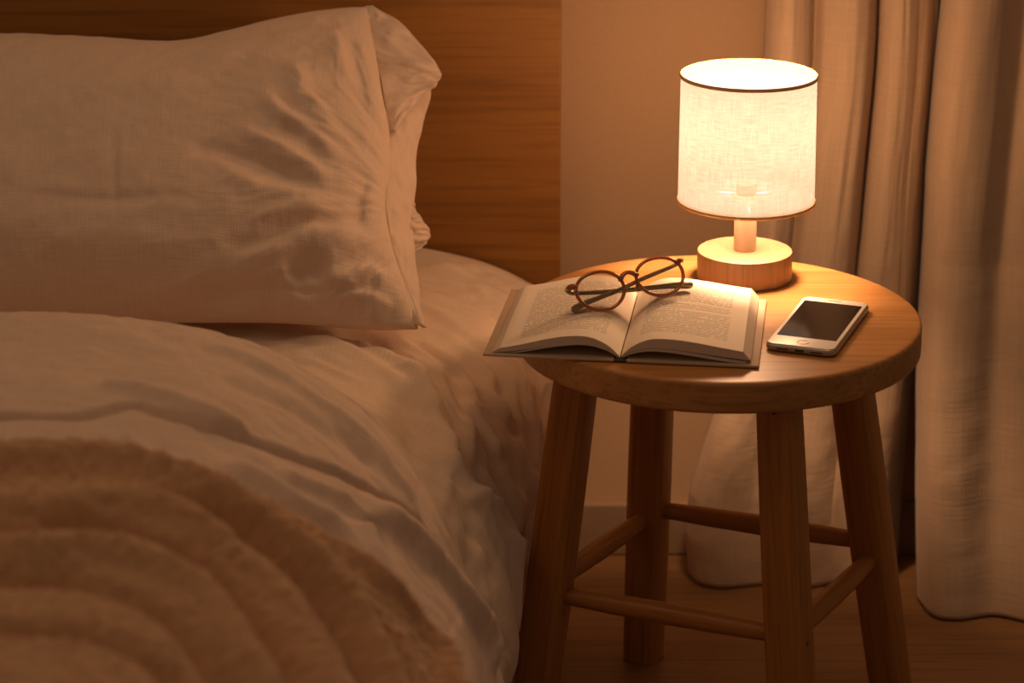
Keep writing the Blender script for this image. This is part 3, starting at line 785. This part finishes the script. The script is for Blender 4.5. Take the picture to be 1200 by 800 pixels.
# cover: two boards and a dark spine
bm = bmesh.new()
for s_ in (-1, 1):
    b2 = box_bm(BW - .004, BL, .0026, .0008, 2, (s_ * (BW / 2 + .004), BL / 2, bz + .0013))
    me = bpy.data.meshes.new('t'); b2.to_mesh(me); b2.free(); bm.from_mesh(me); bpy.data.meshes.remove(me)
cov = finish('cover', bm, M['cover'], book, angle=40)
finish('spine', box_bm(.0125, BL - .001, .0022, .0008, 2, (0, BL / 2, bz + .0011)), M['spine'], book, angle=40)
def block(name, sgn, xs, top, thick, y0, y1, pmat, slope=.0075, parent=book):
    """curved stack of leaves: top(x) is its upper face, thick(x) its thickness"""
    X = np.array(xs); zt = np.array([top(x) for x in X]); zb = zt - np.array([thick(x) for x in X])
    bm = bmesh.new(); uvl = bm.loops.layers.uv.new('UVMap'); n = len(X); ny = 12
    ys = np.linspace(y0, y1, ny)
    # the fore-edge slopes outward towards the cover
    Xt = X - slope * 0; Xb = X + slope * (X / X[-1]) ** 6
    wave = lambda x, y: .0006 * math.sin(9 * (y / BL) + x * 30)
    vt = [[bm.verts.new((sgn * Xt[i], y, zt[i] + wave(X[i], y))) for y in ys] for i in range(n)]
    vb = [[bm.verts.new((sgn * Xb[i], y, max(zb[i], bz + .0028) + .3 * wave(X[i], y) * 0)) for y in ys] for i in range(n)]
    def face(vs, mi):
        f = bm.faces.new(vs); f.material_index = mi; return f
    for i in range(n - 1):
        for j in range(ny - 1):
            f = face((vt[i][j], vt[i + 1][j], vt[i + 1][j + 1], vt[i][j + 1]), 0)
            for lp, (a, b) in zip(f.loops, ((i, j), (i + 1, j), (i + 1, j + 1), (i, j + 1))):
                u = X[a] / X[-1]; u = u if sgn > 0 else 1 - u
                lp[uvl].uv = (u, b / (ny - 1))
            face((vb[i][j], vb[i][j + 1], vb[i + 1][j + 1], vb[i + 1][j]), 1)
        face((vt[i][0], vb[i][0], vb[i + 1][0], vt[i + 1][0]), 1)
        face((vt[i][-1], vt[i + 1][-1], vb[i + 1][-1], vb[i][-1]), 1)
    for j in range(ny - 1):
        face((vt[-1][j], vb[-1][j], vb[-1][j + 1], vt[-1][j + 1]), 1)
        face((vt[0][j], vt[0][j + 1], vb[0][j + 1], vb[0][j]), 1)
    return finish(name, bm, [pmat, M['edges']], parent, angle=35)
xs = [.0006, .0012, .002, .0032, .0048, .007, .010, .014, .019, .025, .032, .040, .050, .060, .072, .084, .096, .108, .116]
xl = list(np.array(xs) * .985)
def crv(pts):
    c = spline(pts, 200); return lambda x: float(np.interp(x, c[:, 0], c[:, 1]))
topL = crv([(0, .0045), (.004, .0085), (.012, .0155), (.026, .0218), (.042, .0232), (.065, .0200), (.095, .0125), (.1190, .0078)])
thL = crv([(0, .0012), (.012, .0040), (.03, .0062), (.065, .0068), (.1190, .0050)])
topR = crv([(0, .0045), (.004, .0090), (.012, .0160), (.026, .0225), (.042, .0238), (.065, .0222), (.095, .0180), (.1190, .0150)])
thR = crv([(0, .0010), (.012, .0050), (.03, .0085), (.065, .0095), (.1190, .0085)])
block('page_block', -1, xl, topL, thL, .004, BL - .004, M['page_l'])
block('page_block', 1, xl, topR, thR, .004, BL - .004, M['page_r'])
t2 = lambda x: topR(x) - thR(x) - .0006 - .0005 * math.sin(x * 20)
block('page_sheaf', 1, [x * 1.012 for x in xl[2:]], t2, crv([(0, .0008), (.03, .0022), (.1190, .0030)]), .004, BL - .004, M['edges'], .002)
t3 = lambda x: topL(x) - thL(x) - .0005
block('page_sheaf', -1, [x * 1.012 for x in xl[2:]], t3, crv([(0, .0006), (.03, .0012), (.1190, .0012)]), .004, BL - .004, M['edges'], .002)

# ================================================================ glasses
GP = Vector((.1150, 2.374, ST + .0443))
gl = empty('eyeglasses', GP)
tag(gl, 'round amber-rimmed eyeglasses with folded arms resting on the open book', 'glasses')
yaw, lean, roll = math.radians(25), math.radians(-38), math.radians(-5)
# local frame: x across, y up the front, z towards the viewer
base = Matrix(((1, 0, 0), (0, 0, -1), (0, 1, 0)))          # x->X, y->Z, z->-Y
R = Euler((0, 0, yaw)).to_matrix() @ Euler((lean, 0, 0)).to_matrix() @ Euler((0, roll, 0)).to_matrix() @ base
gl.rotation_euler = R.to_euler()
LS, LRX, LRY = .0336, .0258, .0196
def oval(cx, n=64, k=1.0, z=0.0):
    p = []
    for i in range(n):
        a = 2 * PI * i / n
        p.append((cx + LRX * k * math.cos(a), LRY * k * (math.sin(a) + .04 * math.cos(2 * a)), z - 5 * 0))
    return p
bm = bmesh.new()
UPZ = Vector((0, 0, 1))
for s_ in (-1, 1): tube_bm(oval(s_ * LS), .0017, 14, (1.0, 1.25), bm=bm, closed=True, up=UPZ)
br = [(x, .0045 + .0062 * (1 - (x / .0100) ** 2), .0012) for x in np.linspace(-.0100, .0100, 15)]
tube_bm(br, [.0021 + .0006 * abs(x) / .011 for x, _, _ in br], 14, (1, 1.15), bm=bm, up=UPZ)
for s_ in (-1, 1):
    tube_bm([(s_ * (LS + .0235), .0085, 0), (s_ * (LS + .0262), .0100, -.0003), (s_ * (LS + .0290), .0105, -.0020), (s_ * (LS + .0300), .0105, -.0050)], [.0024, .0029, .0027, .0022], 12, (1, 1.2), bm=bm, up=UPZ)
finish('front_frame', bm, M['frame'], gl)
for s_ in (-1, 1):
    bm = bmesh.new(); ring = oval(s_ * LS, 64, .955)
    for zz in (.0006, -.0006):
        c = bm.verts.new((s_ * LS, 0, zz + .0012)); r1 = []
        for x, y, z in ring: r1.append(bm.verts.new((x, y, zz)))
        rm = [bm.verts.new((s_ * LS + (v.co.x - s_ * LS) * .55, v.co.y * .55, zz + .0009)) for v in r1]
        for k in range(64):
            bm.faces.new((r1[k], r1[(k + 1) % 64], rm[(k + 1) % 64], rm[k])); bm.faces.new((rm[k], rm[(k + 1) % 64], c))
    finish('lens', bm, M['lens'], gl)
    bm = bmesh.new(); tube_bm([(s_ * .0078, -.001, -.0010), (s_ * .0072, -.0045, -.0036), (s_ * .0078, -.0085, -.0046)], [.0010, .0022, .0012], 10, (1, .6), bm=bm)
    finish('nose_pad', bm, M['temple'], gl)
    finish('hinge', box_bm(.0036, .0030, .0052, .0006, 2, (s_ * (LS + .0298), .0105, -.0062)), M['metal'], gl, angle=40)
# folded arms: each crosses behind both lenses
def arm(s_, back, pts):
    c = spline([(s_ * x, y, z) for x, y, z in pts], 60)
    t = np.linspace(0, 1, len(c))
    r = [.0020 + .0005 * k + .0010 * smooth(.68, .95, k) - .0012 * smooth(.975, 1, k) for k in t]
    return finish('temple', tube_bm(c, r, 12, (1.0, 1.5), up=UPZ), M['temple'], gl)
arm(1, 0, [(LS + .0300, .0102, -.0078), (LS + .020, .0085, -.0095), (.020, .0040, -.0100), (-.010, -.0015, -.0105), (-.032, -.0040, -.0108), (-.050, -.0062, -.0108), (-.0640, -.0096, -.0104)])
arm(-1, 0, [(LS + .0300, .0102, -.0078), (LS + .022, .0070, -.0125), (.025, .0020, -.0148), (-.005, -.0025, -.0150), (-.032, -.0060, -.0150), (-.054, -.0090, -.0152), (-.0720, -.0130, -.0150)])

# ================================================================ phone
ph = tag(empty('smartphone', (.2978, 2.3625, ST + .0004), (0, 0, math.radians(-20.2))), 'white smartphone with dark screen lying on the stool beside the book', 'phone')
PW, PL, PT_ = .0685, .154, .0072
def rrect(w, l, r, n=10):
    p = []
    for cx, cy, a0 in ((1, 1, 0), (-1, 1, 90), (-1, -1, 180), (1, -1, 270)):
        for k in range(n):
            a = math.radians(a0 + 90 * k / (n - 1)); p.append((cx * (w / 2 - r) + r * math.cos(a), cy * (l / 2 - r) + r * math.sin(a)))
    return p
def plate(name, w, l, r, z0, z1, mat, parent, cx=0, cy=0, edge=.0, n=10):
    bm = bmesh.new(); rings = []
    lv = [(z0, -edge), (z0 + edge * .35, -edge * .3), (z0 + edge, 0), (z1 - edge, 0), (z1 - edge * .35, -edge * .3), (z1, -edge)] if edge else [(z0, 0), (z1, 0)]
    for z, ins in lv: rings.append([bm.verts.new((cx + x, cy + y, z)) for x, y in rrect(w + 2 * ins, l + 2 * ins, max(r + ins, 1e-4), n)])
    for A_, B_ in zip(rings, rings[1:]):
        for k in range(len(A_)): bm.faces.new((A_[k], A_[(k + 1) % len(A_)], B_[(k + 1) % len(A_)], B_[k]))
    bm.faces.new(rings[0][::-1]); bm.faces.new(rings[-1])
    return finish(name, bm, mat, parent, angle=40)
plate('body', PW, PL, .0095, 0, PT_, M['phone_metal'], ph, edge=.0024)
fg = plate('front_glass', PW - .0036, PL - .0036, .008, PT_ - .0002, PT_ + .0005, M['phone_white'], ph, edge=.0002)
SB, STp = .0275, .0150
plate('screen', PW - .0105, PL - SB - STp, .0006, PT_ + .0004, PT_ + .0007, M['phone_screen'], ph, cy=(SB - STp) / 2, n=3)
bm = lathe_bm([(.0050, PT_ + .0005), (.0056, PT_ + .0005), (.0056, PT_ + .0008), (.0050, PT_ + .0008)], 40, closed=True)
hb = finish('home_button', bm, M['phone_ring'], ph, loc=(0, -PL / 2 + .0135, 0))
plate('earpiece', .0135, .0016, .0008, PT_ + .0004, PT_ + .0008, M['phone_ring'], ph, cy=PL / 2 - .0075, n=5)
finish('charging_port', box_bm(.0085, .0008, .0024, .0003, 2, (0, -PL / 2, PT_ / 2)), M['phone_dark'], ph)
for s_ in (-1, 1): finish('speaker_grille', box_bm(.011, .0008, .0014, .0003, 2, (s_ * .0165, -PL / 2, PT_ / 2)), M['phone_dark'], ph)
finish('power_button', box_bm(.0008, .010, .0022, .0003, 2, (PW / 2, PL / 2 - .032, PT_ / 2)), M['phone_metal'], ph)

# ================================================================ curtains
def curtain(name, left, right, prof_top, prof_bot, ybase, hem, label):
    nz, nx = 260, 240
    z = np.r_[np.linspace(0, .9, 200, endpoint=False), np.linspace(.9, 2.3, 60)]
    u = np.linspace(0, 1, nx)
    U, Z = np.meshgrid(u, z, indexing='ij')
    lf = np.interp(Z, [p[0] for p in left], [p[1] for p in left]); rt = np.interp(Z, [p[0] for p in right], [p[1] for p in right])
    ct, cb = spline(prof_top, 500), spline(prof_bot, 500)
    w = smooth(0, .55, Z)
    dx = .006 * fbm(Z * 3 + 2, U * 2, 2)
    D = np.interp(U, cb[:, 0], cb[:, 1]) * (1 - w) + np.interp(U, ct[:, 0], ct[:, 1]) * w
    D = D + .0022 * fbm(U * 14, Z * 4 + 8, 3) * smooth(.05, .5, Z) + (.0020 * fbm(U * 5 + Z * 5, Z * 10 + 3, 3)) * smooth(.50, .12, Z) + .0010 * (1 - np.abs(fbm(U * 7 - Z * 16, Z * 24, 2))) * smooth(.7, .1, Z)
    Yb = np.interp(Z, [p[0] for p in ybase], [p[1] for p in ybase])
    hz = np.interp(U, [p[0] for p in hem], [p[1] for p in hem])
    P = np.stack([lf + (rt - lf) * U + dx, np.minimum(Yb + D, WALL_Y - .018), Z + hz * (1 - smooth(0, .3, Z))], -1)
    arc = np.r_[0, np.cumsum(np.linalg.norm(np.diff(P[:, 150], axis=0), axis=1))]
    o = grid_mesh(name, P, M['curtain'], uv=uvgrid(np.broadcast_to(arc[:, None], U.shape), Z))
    sm = o.modifiers.new('thickness', 'SOLIDIFY'); sm.thickness = .0016; sm.offset = 0
    return tag(o, label, 'curtain')
curtain('curtain', [(0, .212), (.05, .207), (.10, .213), (.22, .245), (.42, .274), (.60, .289), (.9, .293), (2.3, .30)],
        [(0, .452), (.3, .462), (.7, .474), (2.3, .48)],
        [(0, .015), (.03, -.012), (.12, -.030), (.22, -.012), (.275, .014), (.33, -.012), (.45, -.030), (.56, -.024), (.625, .004), (.645, .022), (.665, -.014), (.75, -.034), (.88, -.024), (1, -.004)],
        [(0, .012), (.04, -.016), (.15, -.026), (.32, -.014), (.5, -.024), (.7, -.012), (.85, -.020), (.95, .004), (1, .035)],
        [(0, 2.775), (.5, 2.80), (2.3, 2.81)], [(0, .006), (.3, .002), (1, .004)], 'narrow linen curtain panel just behind the lamp, its lower edge flaring left')
curtain('curtain', [(0, .470), (.25, .466), (.5, .470), (.7, .482), (2.3, .49)],
        [(0, 1.02), (2.3, 1.02)],
        [(0, .03), (.015, -.020), (.05, -.034), (.10, -.028), (.15, -.006), (.19, -.020), (.25, -.030), (.31, -.010), (.36, .012), (.42, -.03), (.55, -.01), (.65, -.035), (.8, .0), (.9, -.03), (1, 0)],
        [(0, .03), (.02, -.016), (.07, -.026), (.14, -.014), (.22, -.032), (.33, -.020), (.45, -.036), (.6, -.01), (.8, -.03), (1, 0)],
        [(0, 2.690), (.4, 2.755), (2.3, 2.78)], [(0, .004), (.2, .003), (1, .004)], 'wide linen curtain panel to the right of the stool, overlapping the narrow panel')

# ================================================================ light
WARM = (1.0, .53, .24)
def point(name, loc, power, radius, color):
    l = bpy.data.lights.new(name, 'POINT'); l.energy = power; l.shadow_soft_size = radius; l.color = color
    o = bpy.data.objects.new(name, l); o.location = loc; o.parent = None
    return link(o)
point('lamp_light', (LX, LY, ST + .164), LAMP_W, .028, WARM)
def area(name, loc, target, power, size, color):
    l = bpy.data.lights.new(name, 'AREA'); l.energy = power; l.size = size; l.color = color
    o = bpy.data.objects.new(name, l); o.location = loc
    o.rotation_euler = (Vector(target) - Vector(loc)).to_track_quat('-Z', 'Y').to_euler()
    return link(o)
for a in AREAS: area(*a)
w = bpy.data.worlds.new('World'); bpy.context.scene.world = w; w.use_nodes = True
bg = w.node_tree.nodes['Background']; bg.inputs[0].default_value = (*WORLD[:3], 1); bg.inputs[1].default_value = WORLD[3]

# ================================================================ camera
cam = bpy.data.cameras.new('camera'); co_ = link(bpy.data.objects.new('camera', cam)); bpy.context.scene.camera = co_
co_.location = (0, 0, 1.2553); co_.rotation_euler = (PI / 2 - math.radians(14.3105), 0, 0)
cam.sensor_width = 36; cam.lens = 90; cam.shift_y = -250 / 1200; cam.clip_start = .05
cam.dof.use_dof = True; cam.dof.focus_distance = 2.52; cam.dof.aperture_fstop = FSTOP
vs = bpy.context.scene.view_settings
vs.view_transform = 'Standard'; vs.look = 'None'; vs.gamma = 1; vs.exposure = EXPO; vs.use_curve_mapping = False
